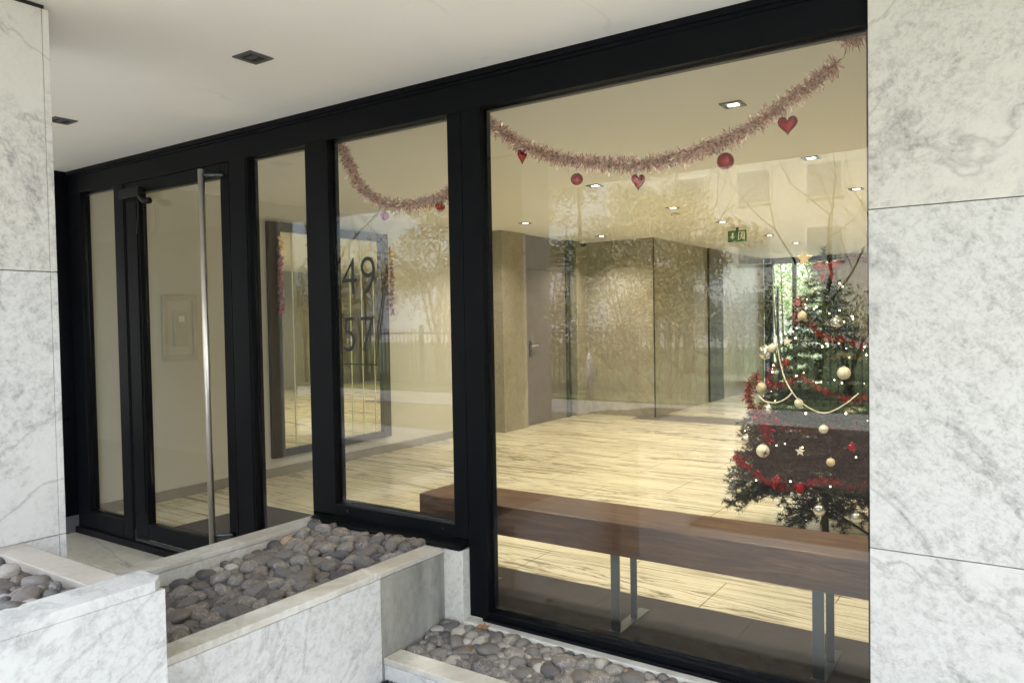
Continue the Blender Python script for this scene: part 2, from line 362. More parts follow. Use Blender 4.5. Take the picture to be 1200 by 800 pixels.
MB().tube([(-5.02, -.03, 2.476), (-5.02, -.035, 2.34), (-5.035, -.035, 2.26), (-5.065, -.02, 2.235)], .0045, 8).build("cable", "rubber_black", c, smooth=True)

# house numbers on the glass
def glyphs(txt, size, sx):
    cu = bpy.data.curves.new("t", "FONT"); cu.body = txt; cu.size = size; cu.space_character = 1.08; cu.extrude = .0007; cu.offset = -.0035
    o = bpy.data.objects.new("t", cu); C.objects.link(o)
    me = bpy.data.meshes.new_from_object(o.evaluated_get(bpy.context.evaluated_depsgraph_get()))
    bpy.data.objects.remove(o)
    me.transform(Matrix.Diagonal((sx, 1, 1, 1))); xs = [v.co.x for v in me.vertices]; ys = [v.co.y for v in me.vertices]
    me.transform(Matrix.Translation((-min(xs), -min(ys), 0))); me.materials.clear(); me.materials.append(M["decal_black"]); me.name = "number_decal"
    return me, max(ys)-min(ys)
for txt, z, h, lab in (("49", 1.752, .197, "black house number 49 on the glass of the middle window"), ("57", 1.443, .187, "black house number 57 on the glass below the 49")):
    me, hh = glyphs(txt, .28, .88); me.transform(Matrix.Diagonal((h/hh, h/hh, 1, 1)))
    o = bpy.data.objects.new("number_decal", me); C.objects.link(o); o.rotation_euler = (R(90), 0, 0); o.location = (-3.125, GY0-.0012, z); tag(o, lab, "house number", "house numbers on the window")
tag(bx(-3.135, -2.875, GY0-.002, GY0-.0004, 1.371, 1.377).build("decal_line", "decal_black"), "thin black line under the number 57 on the glass", "line")

# ------------------------------------------------------------------ planters
P1 = thing("planter", "stepped planter of white marble with a chamfered end, at the bottom left", "planter", (-2.15, -1.62, 0), "marble pebble planters")
def at(o, r): o.location = (-r[0], -r[1], -r[2]); return o
r1 = (-2.15, -1.62, 0)
at(bx(-2.29, -2.152, -3.6, -1.622, 0, .812).build("side_wall", "marble_planter", P1, bevel=.003), r1)
at(fuse(MB().prism([(-2.292, -3.6), (-2.15, -3.6), (-2.15, -1.655), (-2.185, -1.62), (-2.292, -1.62)], "z", .8126, .845).build("coping", "marble_planter", P1, bevel=.0015)), r1)
at(bx(-2.9665, -2.2935, -1.775, -1.675, 0, .84).build("end_wall", "marble_grey_coping", P1, bevel=.003), r1)
at(bx(-2.9665, -2.2915, -3.6, -1.7755, 0, .765).build("soil", "soil", P1), r1)
P2 = thing("planter", "long planter full of pebbles between white and beige marble ledges, under the middle window", "planter", (-2.37, 0, 0), "marble pebble planters")
r2 = (-2.37, 0, 0)
at(bx(-2.48, -2.372, -1.673, -.492, 0, .470).build("side_wall", "marble_planter", P2, bevel=.003), r2)
at(bx(-2.482, -2.37, -1.674, -.49, .4715, .500).build("coping", "marble_coping", P2, bevel=.004), r2)
at(bx(-2.482, -2.376, -.4885, -.050, 0, .470).build("concrete_wall", "concrete", P2, bevel=.004), r2)
at(bx(-2.483, -2.374, -.4885, -.050, .4715, .497).build("concrete_coping", "marble_grey_coping", P2, bevel=.004), r2)
at(bx(-3.37, -3.25, -1.673, -.004, 0, .488).build("back_wall", "marble_coping", P2, bevel=.003), r2)
at(bx(-3.372, -3.247, -1.674, -.004, .4895, .515).build("back_coping", "marble_coping", P2, bevel=.004), r2)
so = MB(); so.prism([(-1.672, .0), (-1.672, .22), (-.7, .37), (-.05, .43), (-.05, .0)], "x", -3.2465, -2.4845)
at(fuse(so.build("soil", "soil", P2)), r2)
P3 = thing("planter", "low pebble bed with a beige marble kerb, under the big window", "planter", (-2.37, -.48, 0), "marble pebble planters")
r3 = (-2.37, -.48, 0)
at(bx(-2.3735, -.2, -.480, -.37, 0, .085).build("kerb", "marble_planter", P3, bevel=.003), r3)
at(bx(-2.3735, -.2, -.482, -.37, .0865, .116).build("kerb_top", "marble_coping", P3, bevel=.004), r3)
at(bx(-2.3735, -.466, -.3695, -.0605, 0, .085).build("soil", "soil", P3), r3)
G = thing("drain_grate", "dark slotted drain grate on the ground at the foot of the planters", "drain grate", (-2.25, -.60, 0))
at(bx(-2.36, -1.2, -.62, -.60, .001, .03).build("rim", "steel_dull", G), (-2.25, -.60, 0))
b = MB()
for i in range(46): b.box(-2.355+i*.025, -2.341+i*.025, -.5995, -.487, .004, .026)
at(b.build("slats", "steel_dull", G), (-2.25, -.60, 0))

# pebbles
pm = {}
for mname in ("pebble_grey", "pebble_dark", "pebble_brown", "pebble_tan", "pebble_pale"):
    pm[mname] = []
    for q in range(7):
        bm = bmesh.new(); bmesh.ops.create_icosphere(bm, subdivisions=3, radius=1)
        off = Vector((q*7.3, len(mname)*3.1, q*2.2))
        sq = rnd.uniform(.45, .9)
        for v in bm.verts:
            n = v.co.normalized(); d = 1 + .26*mnoise.noise(n*.9+off) + .11*mnoise.noise(n*2.3+off*2) + .025*mnoise.noise(n*6+off)
            sup = (abs(n.x)**2.5+abs(n.y)**2.5+abs(n.z)**2.5)**(-1/2.5)
            v.co = n*d*(1+(sup-1)*sq)
        me = bpy.data.meshes.new("pebble"); bm.to_mesh(me); bm.free(); me.materials.append(M[mname])
        me.polygons.foreach_set("use_smooth", [True]*len(me.polygons)); pm[mname].append(me)
cam_loc = Vector((0, -2.9, 1.6))
ya, pi_, ro = R(34.39531633), R(-1.62774218), R(-1.0054621)
fw = Vector((-math.sin(ya)*math.cos(pi_), math.cos(ya)*math.cos(pi_), math.sin(pi_)))
rt = Vector((math.cos(ya), math.sin(ya), 0)); up = rt.cross(fw)
rt, up = rt*math.cos(ro)+up*math.sin(ro), -rt*math.sin(ro)+up*math.cos(ro)
words = {"pebble_grey": "grey", "pebble_dark": "dark slate", "pebble_brown": "brown", "pebble_tan": "tan orange", "pebble_pale": "pale whitish"}
def pebble(mn, loc, r, flat, rz, label, group, tilt=.25):
    me = rnd.choice(pm[mn]); o = bpy.data.objects.new("pebble", me); C.objects.link(o)
    o.location = loc; o.scale = (r*rnd.uniform(1., 1.28), r*rnd.uniform(.8, .98), r*flat); o.rotation_euler = (rnd.uniform(-tilt, tilt), rnd.uniform(-tilt, tilt), rz)
    return tag(o, label, "pebble", group)
def pack(x0, x1, y0, y1, radii, tries, overlap):
    pts = []
    for r in radii:
        for _ in range(tries):
            x, y = rnd.uniform(x0+r*.7, x1-r*.7), rnd.uniform(y0+r*.7, y1-r*.7)
            if all((x-a)**2+(y-b)**2 > ((r+c)*overlap)**2 for a, b, c in pts): pts.append((x, y, r)); break
    return pts
def bed(x0, x1, y0, y1, zf, radii, tries, wts, where, group, seen, overlap=.80, palef=None, most=200):
    rest = MB(); mi_ = []; mats = list(wts)
    def add(x, y, z, r, sc3, mn, n=12, m=8):
        f0 = len(rest.f); rest.sphere((x, y, z), r, n, m, sc3); mi_.extend([mats.index(mn)]*(len(rest.f)-f0))
    pk = pack(x0, x1, y0, y1, radii, tries, overlap)
    shown = set(sorted((q for q in pk if seen(q[0], q[1])), key=lambda q: -q[2])[:most])
    for x, y, r in pk:
        flat = rnd.uniform(.55, .8); z = zf(x, y) + r*flat*(rnd.uniform(.2, .7) if not palef else rnd.uniform(-.1, .35))
        w = dict(wts)
        if palef and palef(x, y): w = {"pebble_pale": .28, "pebble_grey": .72}
        mn = rnd.choices(list(w), list(w.values()))[0]
        if (x, y, r) in shown:
            size = "large" if r > radii[0]*.74 else "small" if r < radii[0]*.46 else "mid sized"
            pebble(mn, (x, y, z), r*1.06, flat, rnd.uniform(0, 6.3), f"{size} {words[mn]} rounded pebble {where}", group)
        else: add(x, y, z, r, (1.1, .95, flat), mn)
    # small stones that fill the gaps underneath
    for _ in range(int((x1-x0)*(y1-y0)*1700)):
        x, y = rnd.uniform(x0, x1), rnd.uniform(y0, y1); r = rnd.uniform(.012, .027)
        add(x, y, zf(x, y)+rnd.uniform(-.012, .010), r, (rnd.uniform(1, 1.35), rnd.uniform(.8, 1), rnd.uniform(.6, .85)), rnd.choices(mats, list(wts.values()))[0], 9, 6)
    o = rest.build("pebbles", None, smooth=True); [o.data.materials.append(M[q]) for q in mats]; o.data.polygons.foreach_set("material_index", mi_); return kind(o, "stuff")
def infr(x, y, z, mx=30):
    d = Vector((x, y, z)) - cam_loc; q = d.dot(fw); u, v = 600+894*d.dot(rt)/q, 400-894*d.dot(up)/q
    return -mx < u < 1200+mx and -mx < v < 800+mx
def rr(a, b, n): return sorted([a + (b-a)*rnd.random()**1.2 for _ in range(n)][:n], reverse=True)
wts = {"pebble_grey": .38, "pebble_dark": .20, "pebble_brown": .38, "pebble_tan": .008, "pebble_pale": .028}
def radii(hi, lo, n, p=1.4): return [hi-(hi-lo)*(i/(n-1))**(1/p) for i in range(n)]
bed(-3.245, -2.486, -1.62, -.06, lambda x, y: .492+.105*y+.018*math.sin(x*9)*math.cos(y*7), radii(.052, .018, 300), 700, wts, "in the long planter under the middle window", "pebbles in the long middle planter",
    lambda x, y: y > -1.42 and not (x > -2.6 and y < -1.25), most=178)
bed(-2.365, -.475, -.365, -.062, lambda x, y: .084 + .056*max(0, (y+.365)/.3), radii(.050, .015, 230), 700, {**wts, "pebble_brown": .22, "pebble_grey": .60, "pebble_pale": .04}, "in the low bed under the big window", "pebbles in the low bed",
    lambda x, y: infr(x, y, .12, 4), palef=lambda x, y: y > -.15 and rnd.random() < .75, most=95)
bed(-2.96, -2.295, -2.75, -1.79, lambda x, y: .812 + .012*math.sin(x*11)*math.cos(y*9), radii(.046, .020, 150), 700, {**wts, "pebble_pale": .04, "pebble_dark": .2}, "in the stepped planter at the marble pier", "pebbles in the stepped planter",
    lambda x, y: infr(x, y, .8, 4), most=25)
pebble("pebble_tan", (-2.55, -1.03, .40), .058, .8, .5, "orange tan pebble touching the white ledge of the long planter", "pebbles in the long middle planter")
pebble("pebble_pale", (-2.62, -1.86, .845), .036, .6, .8, "smooth cream white pebble at the back of the stepped planter", "pebbles in the stepped planter")
def leaf(loc, rz, label, s=.035):
    b = MB(); pts = [(-1, 0, 0), (-.4, .45, .25), (.1, .5, .1), (.35, .95, .35), (.5, .35, .1), (1.1, .1, .3), (.5, -.35, .12), (.3, -.9, .3), (.05, -.45, .1), (-.4, -.4, .2)]
    c0 = len(b.v); b.v.append((0, 0, .05)); b.v += pts
    for i in range(len(pts)): b.f.append((0, 1+i, 1+(i+1) % len(pts)))
    o = b.build("dry_leaf", "leaf_dry"); o.scale = (s,)*3; o.location = loc; o.rotation_euler = (.2, .1, rz)
    m = o.modifiers.new("thick", "SOLIDIFY"); m.thickness = .03; tag(o, label, "leaf"); return o
leaf((-2.10, -.115, .182), .7, "curled orange brown dry leaf on pebbles by the big window corner")
leaf((-2.03, -.30, .165), 2.4, "small dry brown leaf between pebbles near the kerb", .026)
o = MB().tube([(-3.235, -1.02, .385), (-3.16, -.985, .40), (-3.10, -.97, .392)], .006, 6).build("twig", "twig_brown"); tag(o, "short pale twig at the back edge of the long planter", "twig")

# ------------------------------------------------------------------ porch lights
for x, y, lab in ((-2.835, -.735, "square unlit downlight in the porch ceiling near the middle of it"), (-4.55, -.735, "square unlit downlight in the porch ceiling beside the marble pier")):
    t = thing("porch_downlight", lab, "downlight", (x, y, 2.773), "unlit porch downlights")
    b = MB()
    for q in ((-.062, .062, -.062, -.040), (-.062, .062, .040, .062), (-.062, -.040, -.0395, .0395), (.040, .062, -.0395, .0395)): b.box(q[0], q[1], q[2], q[3], -.006, -.0005)
    b.build("frame", "grey_base", t); bx(-.0395, .0395, -.0395, .0395, -.003, -.0008).build("lens", "rubber_black", t)
    bx(-.028, .028, -.02, .008, -.0055, -.0031).build("baffle", "grey_base", t)

# ------------------------------------------------------------------ lobby shell
Wl = tag(bx(-6.3, -5.88, .068, 14.6, .0, 2.729).build("lobby_wall", "lobby_plaster"), "plain beige plaster wall of the lobby behind the tall mirror", "wall")
bx(-5.8795, -5.862, .07, 5.0, .1705, .252).build("skirting", "skirting_paint", Wl, bevel=.003)
tag(bx(-5.88, -5.54, 5.0, 5.55, .1705, 2.7295).build("marble_pilaster", "marble_lobby", bevel=.002), "beige marble pilaster at the end of the plaster wall", "pilaster")
dr = thing("lobby_door", "taupe grey flush door with a lever handle between marble walls", "door", (-5.6, 5.55, .17))
bx(-.03, 0, .003, 1.11, .002, 2.10).build("door_leaf", "door_taupe", dr, bevel=.003)
bx(-.03, .004, .003, 1.11, 2.108, 2.558).build("overpanel", "door_taupe", dr, bevel=.003)
bx(-.03, .03, 1.112, 1.19, .002, 2.10).build("door_frame", "door_dark", dr, bevel=.003)
bx(-.03, .10, 1.112, 1.20, 2.105, 2.558).build("top_box", "door_dark", dr, bevel=.003)
hd = MB().tube([(.002, .16, 1.075), (.05, .16, 1.075), (.05, .29, 1.075)], .010, 8).build("handle", "steel_brushed", dr, smooth=True)
bx(.0005, .006, .135, .185, .93, 1.14).build("plate", "steel_dull", hd)
tag(bx(-5.88, -4.47, 7.20, 12.6, .1705, 2.7295).build("marble_core_wall", "marble_lobby", bevel=.002), "beige marble clad block with a sharp corner in the middle of the lobby", "wall")
tag(bx(-5.63, -5.52, 6.86, 7.197, .1705, 2.7295).build("marble_return", "marble_lobby", bevel=.002), "narrow marble return strip beside the taupe door", "wall")
sd = thing("corridor_door", "dark narrow doorway in the side of the marble block", "door", (-4.468, 9.45, .17))
bx(0, .03, 0, .62, .002, 2.10).build("door_leaf", "door_dark", sd); bx(0, .035, -.06, -.001, .002, 2.558).build("door_frame", "mirror_frame_wood", sd); bx(0, .032, 0, .62, 2.105, 2.558).build("overpanel", "door_taupe", sd)
bx(.0005, .012, -2.25, -2.225, .002, 2.558).build("corner_profile", "mirror_frame_wood", sd)
tag(bx(-3.10, 1.6, 12.6, 12.9, .1705, 2.7295).build("back_wall", "marble_lobby"), "beige marble back wall of the lobby behind the Christmas tree", "wall")
tag(bx(1.6, 1.9, .07, 12.9, .0, 2.7295).build("side_wall", "olive_panel"), "dark olive side wall of the lobby at the right", "wall")
gd = thing("garden_door", "dark framed glass back door with green plants outside", "door", (-4.47, 12.6, .17))
for q in ((0.004, .17, 0, .08, .002, 2.558), (.55, .62, 0, .08, .002, 2.44), (1.22, 1.365, 0, .08, .002, 2.44), (.171, 1.365, 0, .08, 2.441, 2.558), (.171, .549, 0, .08, .002, .10), (.621, 1.219, 0, .08, .002, .10)):
    bx(*q).build("door_frame", "frame_black", gd)
bx(.172, .548, .03, .04, .101, 2.44).build("pane", "window_glass", gd); bx(.622, 1.218, .03, .04, .101, 2.44).build("pane", "window_glass", gd)
bx(.26, .30, -.05, -.02, .5, 2.0).build("handle", "steel_dull", gd)
tag(bx(-4.7, -1.7, 6.95, 7.55, .1705, .1745).build("floor_mat", "door_taupe"), "long grey floor mat across the lobby by the marble corner", "mat")
tag(bx(-5.02, -3.05, .165, .905, .1705, .180).build("floor_mat", "mat_brown", bevel=.003), "dark brown entrance mat inside the glass door", "mat")
tag(bx(-3.045, .2, .0705, .66, .1705, .176).build("floor_mat", "mat_brown", bevel=.003), "dark brown mat strip under the wooden bench", "mat")

# ceiling fittings
lx = {"left": -4.92, "middle": -3.09, "right": -1.33, "unseen added": .35}  # last column is out of view, added to light that side of the lobby
rows = [(1.17, "first"), (2.90, "second"), (4.60, "third"), (6.12, "fourth"), (8.10, "fifth"), (9.55, "sixth")]
for cn, x in lx.items():
    for y, rn in rows:
        if cn == "left" and y > 7 or (cn == "left" and y < 4): continue
        if cn == "unseen added" and y not in (1.17, 4.60, 8.10): continue
        if cn == "left" and y == 6.12: y = 6.5
        t = thing("lobby_downlight", f"lit square downlight in the lobby ceiling, {rn} row from the glass, {cn} column", "downlight", (x, y, 2.73), "lit lobby downlights")
        b = MB()
        for q in ((-.057, .057, -.057, -.045), (-.057, .057, .045, .057), (-.057, -.045, -.0445, .0445), (.045, .057, -.0445, .0445)): b.box(q[0], q[1], q[2], q[3], -.008, -.0005)
        b.build("frame", "steel_dull", t); bx(-.0445, .0445, -.0445, .0445, -.003, -.0008).build("reflector", "steel_dull", t); bx(-.027, .027, -.010, .028, -.0052, -.0031).build("lens", "lamp_glow", t)
        la = bpy.data.lights.new("downlight_lamp", "AREA"); la.shape = "DISK"; la.size = .09; la.energy = 4.4; la.color = (1, .885, .68); la.spread = R(125)
        lo = bpy.data.objects.new("downlight_lamp", la); C.objects.link(lo); lo.location = (x, y, 2.715)
t = thing("smoke_detector", "small round smoke detector on the lobby ceiling in front of the exit sign", "smoke detector", (-3.24, 5.03, 2.73))
MB().lathe([(.05, -.001), (.05, -.02), (.035, -.034), (.012, -.036)]).build("body", "white_plastic", t, smooth=True); MB().lathe([(.006, -.0365), (.006, -.04)], n=8).build("indicator", "heart_red", t)
t = thing("security_camera", "small black dome camera at the ceiling corner beside the taupe door", "camera", (-5.46, 6.98, 2.73))
MB().lathe([(.06, -.001), (.06, -.03)]).build("base", "white_plastic", t); MB().lathe([(.05, -.0305), (.048, -.05), (.035, -.075), (.005, -.088)]).build("dome", "black_plastic", t, smooth=True)
t = thing("exit_sign", "green emergency exit sign with arrow and running figure below the ceiling", "exit sign", (-3.25, 6.8, 2.545))
bx(0, .235, 0, .035, 0, .145).build("box", "sign_green", t, bevel=.004); bx(.10, .135, .01, .025, .146, .184).build("hanger", "steel_dull", t)
def sgn(pts, nm="pictogram"): return fuse(MB().prism(pts, "y", -.003, -.0005).build(nm, "sign_white", t))
sgn([(.052, .115), (.052, .07), (.032, .07), (.062, .03), (.092, .07), (.072, .07), (.072, .115)], "arrow")
b = MB()
for pts in ([(.135, .02), (.135, .125), (.147, .125), (.147, .02)], [(.205, .02), (.205, .125), (.217, .125), (.217, .02)], [(.148, .115), (.148, .125), (.204, .125), (.204, .115)],
            [(.166, .058), (.172, .092), (.186, .09), (.182, .056)], [(.160, .03), (.168, .058), (.176, .054), (.168, .026)], [(.178, .056), (.190, .046), (.194, .026), (.200, .028), (.198, .052), (.184, .062)], [(.158, .072), (.160, .088), (.172, .092), (.170, .084)],
            [(.184, .088), (.198, .076), (.201, .081), (.187, .094)]): b.prism(pts, "y", -.003, -.0005)
b.prism([(.183+.009*math.cos(a*math.pi/4), .103+.009*math.sin(a*math.pi/4)) for a in range(8)], "y", -.003, -.0005)
fuse(b.build("pictogram", "sign_white", t))

# mirror
mi = thing("wall_mirror", "tall mirror of joined strips in a dark wooden frame on the plaster wall", "mirror", (-5.88, 1.67, 0))
for q in ((.002, .05, 0, .135, .345, 2.552), (.002, .05, 1.465, 1.575, .345, 2.552), (.002, .05, .1355, 1.4645, .345, .415), (.002, .05, .1355, 1.4645, 2.465, 2.552)):
    bx(*q).build("frame", "mirror_frame_wood", mi, bevel=.004)
bx(.003, .02, .136, 1.464, .4155, 2.4645).build("mirror_glass", "mirror_glass", mi)
for y in (.285, 1.03, 1.19, 1.365): bx(.0202, .0235, y-.006, y+.006, .417, 2.463).build("joint", "mirror_joint", mi)
wp = thing("wall_panel", "pale square framed panel with a small white switch on the plaster wall", "wall panel", (-5.88, .63, 1.31))
b = MB()
for q in ((0, .31, 0, .04), (0, .31, .50, .54), (0, .04, .0405, .4995), (.27, .31, .0405, .4995)): b.box(.002, .022, q[0], q[1], q[2], q[3])
b.build("frame", "cream_panel", wp, bevel=.003); bx(.002, .010, .041, .269, .041, .499).build("plate", "lobby_plaster", wp); bx(.0105, .03, .095, .215, .12, .40).build("box", "cream_panel", wp, bevel=.004)
bx(.0305, .036, .13, .18, .32, .37).build("switch", "white_plastic", wp)

# bench
be = thing("bench", "long dark wooden bench slab on steel legs just inside the big window", "bench", (-2.72, .165, .17))
bx(0, 3.1, 0, .33, .36, .51).build("seat", "bench_wood", be, bevel=.006)
for x in (.28, 1.155, 2.03, 2.9):
    lg = bx(x-.022, x+.022, -.0+.012, .022, .012, .359).build("leg", "steel_dull", be, bevel=.002)
    bx(x-.010, x+.022, .190, .200, .012, .359).build("rear_post", "steel_dull", lg, bevel=.002)
    bx(x-.028, x+.028, .0, .33, .0101, .0118).build("base_plate", "steel_dull", lg)

# ------------------------------------------------------------------ tinsel, hearts and baubles
def spline(pts, n):
    pts = [Vector(p) for p in pts]; out = []
    P = [pts[0]*2-pts[1]] + pts + [pts[-1]*2-pts[-2]]
    for i in range(1, len(P)-2):
        for q in range(n):
            t = q/n; a, b, c, d = P[i-1:i+3]
            out.append(.5*((2*b)+(c-a)*t+(2*a-5*b+4*c-d)*t*t+(3*b-a-3*c+d)*t**3))
    out.append(pts[-1]); return out
def tinsel(path, rad, per_m, name, mat, label, cat="tinsel garland", group=None, wid=.0026):
    b = MB()
    for i in range(len(path)-1):
        p, q = path[i], path[i+1]; L = (q-p).length; t = (q-p).normalized()
        for _ in range(max(1, int(L*per_m))):
            o = p.lerp(q, rnd.random()); d = Vector((rnd.gauss(0, 1), rnd.gauss(0, 1), rnd.gauss(0, 1))); d = (d - t*d.dot(t)*.55).normalized()
            ln = rad*rnd.uniform(.45, 1.15)*(1+.18*math.sin(i*2.1)); s = d.cross(Vector((rnd.gauss(0, 1), rnd.gauss(0, 1), rnd.gauss(0, 1)))).normalized()*wid*rnd.uniform(.6, 1.3)
            bend = Vector((0, 0, -ln*.12)) + t*rnd.uniform(-.2, .2)*ln
            m = o+d*ln*.55; e = o+d*ln+bend
            k0 = len(b.v); b.v += [tuple(o-s*.5), tuple(o+s*.5), tuple(m+s), tuple(e+s*.5), tuple(e-s*.5), tuple(m-s)]
            b.f += [(k0, k0+1, k0+2, k0+5), (k0+5, k0+2, k0+3, k0+4)]
    b.tube(path, .004, 5); o = b.build(name, mat); return tag(o, label, cat, group)
g1 = [(-3.215,.125,2.605),(-3.16,.13,2.5),(-3.085,.13,2.368),(-2.958,.13,2.27),(-2.772,.13,2.219),(-2.594,.13,2.219),(-2.457,.13,2.245),(-2.33,.13,2.33),(-2.25,.13,2.50),(-2.205,.12,2.57)]
g2 = [(-2.205,.12,2.575),(-2.103,.13,2.499),(-1.958,.13,2.406),(-1.774,.13,2.333),(-1.599,.13,2.291),(-1.414,.13,2.26),(-1.239,.13,2.262),(-1.092,.13,2.287),(-.953,.13,2.325),(-.82,.13,2.393),(-.694,.13,2.467),(-.60,.13,2.525)]
tinsel(spline(g1, 8), .042, 3300, "tinsel_garland", "tinsel_rose", "rose pink tinsel garland hanging across the middle window", group="rose tinsel garlands in the windows")
tinsel(spline(g2, 8), .042, 3300, "tinsel_garland", "tinsel_rose", "long rose pink tinsel garland sagging across the big window", group="rose tinsel garlands in the windows")
tinsel(spline([(-.575,.12,2.585),(-.54,.13,2.60),(-.50,.13,2.618)], 6), .042, 2600, "tinsel_garland", "tinsel_rose", "short tinsel tuft in the top corner of the big window by the pillar", group="rose tinsel garlands in the windows")
def heart_mesh(w, h, t):
    b = MB(); n, m = 28, 7
    out = []
    for i in range(n):
        a = 2*math.pi*i/n; x = 16*math.sin(a)**3; z = 13*math.cos(a)-5*math.cos(2*a)-2*math.cos(3*a)-math.cos(4*a); out.append((x/16*w/2, z/29*h + .09*h))
    for k in range(m+1):
        ph = -math.pi/2+math.pi*k/m; c = max(math.cos(ph), .02)**.75; y = math.sin(ph)*t/2
        for x, z in out: b.v.append((x*c, y, z*c))
    for k in range(m):
        for i in range(n): j = (i+1) % n; b.f.append((k*n+i, k*n+j, (k+1)*n+j, (k+1)*n+i))
    b.f.append(tuple(range(n-1, -1, -1))); b.f.append(tuple(m*n+i for i in range(n))); return b
def bauble(loc, r, mat, label, group, string=.02, name="bauble"):
    t = thing(name, label, "bauble", loc, group)
    MB().sphere((0, 0, 0), r, 24, 14).build("ball", mat, t, smooth=True)
    cp = MB().lathe([(r*.22, r*.96), (r*.22, r*1.16), (r*.1, r*1.2)], n=12).build("cap", "cap_silver", t)
    MB().tube([(0, 0, r*1.2), (0, 0, r*1.2+string)], .0012, 5).build("string", "wire_green", cp); return t
def heart(loc, w, h, rz, label, string=.03):
    t = thing("heart_ornament", label, "heart ornament", loc, "red ornaments on the window tinsel"); t.rotation_euler = (0, 0, rz)
    fuse(heart_mesh(w, h, w*.5).build("heart", "heart_red", t, smooth=True))
    cp = MB().lathe([(w*.09, h*.30), (w*.09, h*.44), (w*.04, h*.46)], n=10).build("cap", "cap_silver", t); MB().tube([(0, 0, h*.46), (0, 0, h*.46+string)], .0012, 5).build("string", "cap_silver", cp); return t
gr = "red ornaments on the window tinsel"
bauble((-2.891, .13, 2.171), .025, "bauble_red", "small dark red ball on the tinsel of the middle window", gr, .03)
bauble((-2.503, .13, 2.184), .025, "bauble_red", "small red ball on the middle window tinsel close to the mullion", gr, .03)
heart((-1.997, .13, 2.367), .052, .07, 1.1, "red heart turned sideways, first ornament on the big window tinsel", .02)
bauble((-1.704, .13, 2.228), .028, "bauble_red", "small red ball between two hearts on the big window tinsel", gr, .05)
heart((-1.403, .13, 2.178), .062, .072, .75, "red heart under the lowest sag of the big window tinsel", .03)
bauble((-1.022, .13, 2.22), .034, "bauble_red", "largest red ball on the big window tinsel, glossy with a seam", gr, .03)
heart((-.779, .13, 2.321), .075, .075, .15, "wide red heart facing out, nearest the marble pillar", .03)
# red ornaments on the mirror frame
for y, lab in ((1.775, "red tinsel drop with gold trinkets on the near side of the mirror frame"), (3.262, "red tinsel drop with gold trinkets on the far side of the mirror frame")):
    t = thing("mirror_garland", lab, "garland", (-5.825, y, 2.42), "garlands on the mirror frame")
    b = MB(); path = [Vector((.02, rnd.uniform(-.012, .012), -.17-.04*i)) for i in range(15)]
    for i in range(14):
        for _ in range(26):
            o = path[i].lerp(path[i+1], rnd.random()); d = Vector((rnd.gauss(0, 1)*.6, rnd.gauss(0, 1), rnd.gauss(0, .7))).normalized()*rnd.uniform(.02, .045); s = d.cross(Vector((rnd.gauss(0,1), rnd.gauss(0,1), 1))).normalized()*.004
            b.poly([o-s, o+s, o+d+s, o+d-s])
    b.build("tinsel", "tinsel_red", t)
    for z, rr_ in ((-.02, .020), (-.075, .028), (-.12, .022)): MB().sphere((.03, rnd.uniform(-.015, .015), z), rr_, 12, 8).build("trinket", "gold_foil", t, smooth=True)
    MB().tube([(.01, 0, .0), (.02, 0, -.3), (.02, 0, -.72)], .002, 5).build("cord", "gold_foil", t)

# ------------------------------------------------------------------ Christmas tree
TX, TY, TZ = -1.10, 2.22, .17
T = thing("christmas_tree", "dark green artificial Christmas tree with red and white decorations behind the bench", "christmas tree", (TX, TY, TZ))
MB().tube([(0, 0, .02), (0, 0, 1.82)], [.022, .010], 8).build("trunk", "bark", T)
for a in (.3, 1.87, 3.44, 5.0):
    c_, s_ = math.cos(a), math.sin(a); MB().tube([(0, 0, .20), (.30*c_, .30*s_, .012), (.33*c_, .33*s_, .008)], .009, 6).build("leg", "wire_green", T)
ndl = MB(); brn = MB()
def needles(p, q, dens, ln):
    L = (q-p).length; t = (q-p).normalized()
    for _ in range(int(L*dens)):
        o = p.lerp(q, rnd.random()); d = Vector((rnd.gauss(0, 1), rnd.gauss(0, 1), rnd.gauss(0, 1))); d = (d-t*d.dot(t)).normalized()
        d = (d + t*rnd.uniform(.3, 1.)).normalized(); l = ln*rnd.uniform(.6, 1.15); s = d.cross(Vector((rnd.gauss(0,1), rnd.gauss(0,1), rnd.gauss(0,1)))).normalized()*.0019
        ndl.poly([o-s, o+s, o+d*l])
def branch(z, a, L, droop):
    dirv = Vector((math.cos(a), math.sin(a), 0)); side = Vector((-math.sin(a), math.cos(a), 0)); pts = []
    for i in range(6):
        t = i/5; pts.append(Vector((0, 0, z)) + dirv*L*t + Vector((0, 0, 1))*(L*(.30*t - droop*t*t)) + side*rnd.uniform(-.012, .012))
    brn.tube(pts, [.006-.0007*i for i in range(6)], 4)
    for i in range(1, 5): needles(pts[i], pts[i+1], 700, .038)
    n = max(3, int(L/.045))
    for q in range(n):
        t = .30+.7*q/n; i = min(4, int(t*5)); o = pts[i].lerp(pts[i+1], t*5-i); sg = 1 if q % 2 else -1
        l = L*(.34*(1-t)+.14)*rnd.uniform(.7, 1.2); d = (dirv*rnd.uniform(.5, 1.0)+side*sg*rnd.uniform(.5, .95)+Vector((0,0,rnd.uniform(-.25, .35)))).normalized()
        e = o+d*l; brn.tube([o, e], [.003, .0018], 3); needles(o, e, 800, .036)
def RZ(z):   # crown radius at height z over the floor
    return max(.03, .60*(1-(max(z, .5)-.5)/1.40)**1.0)
zz = .34; 
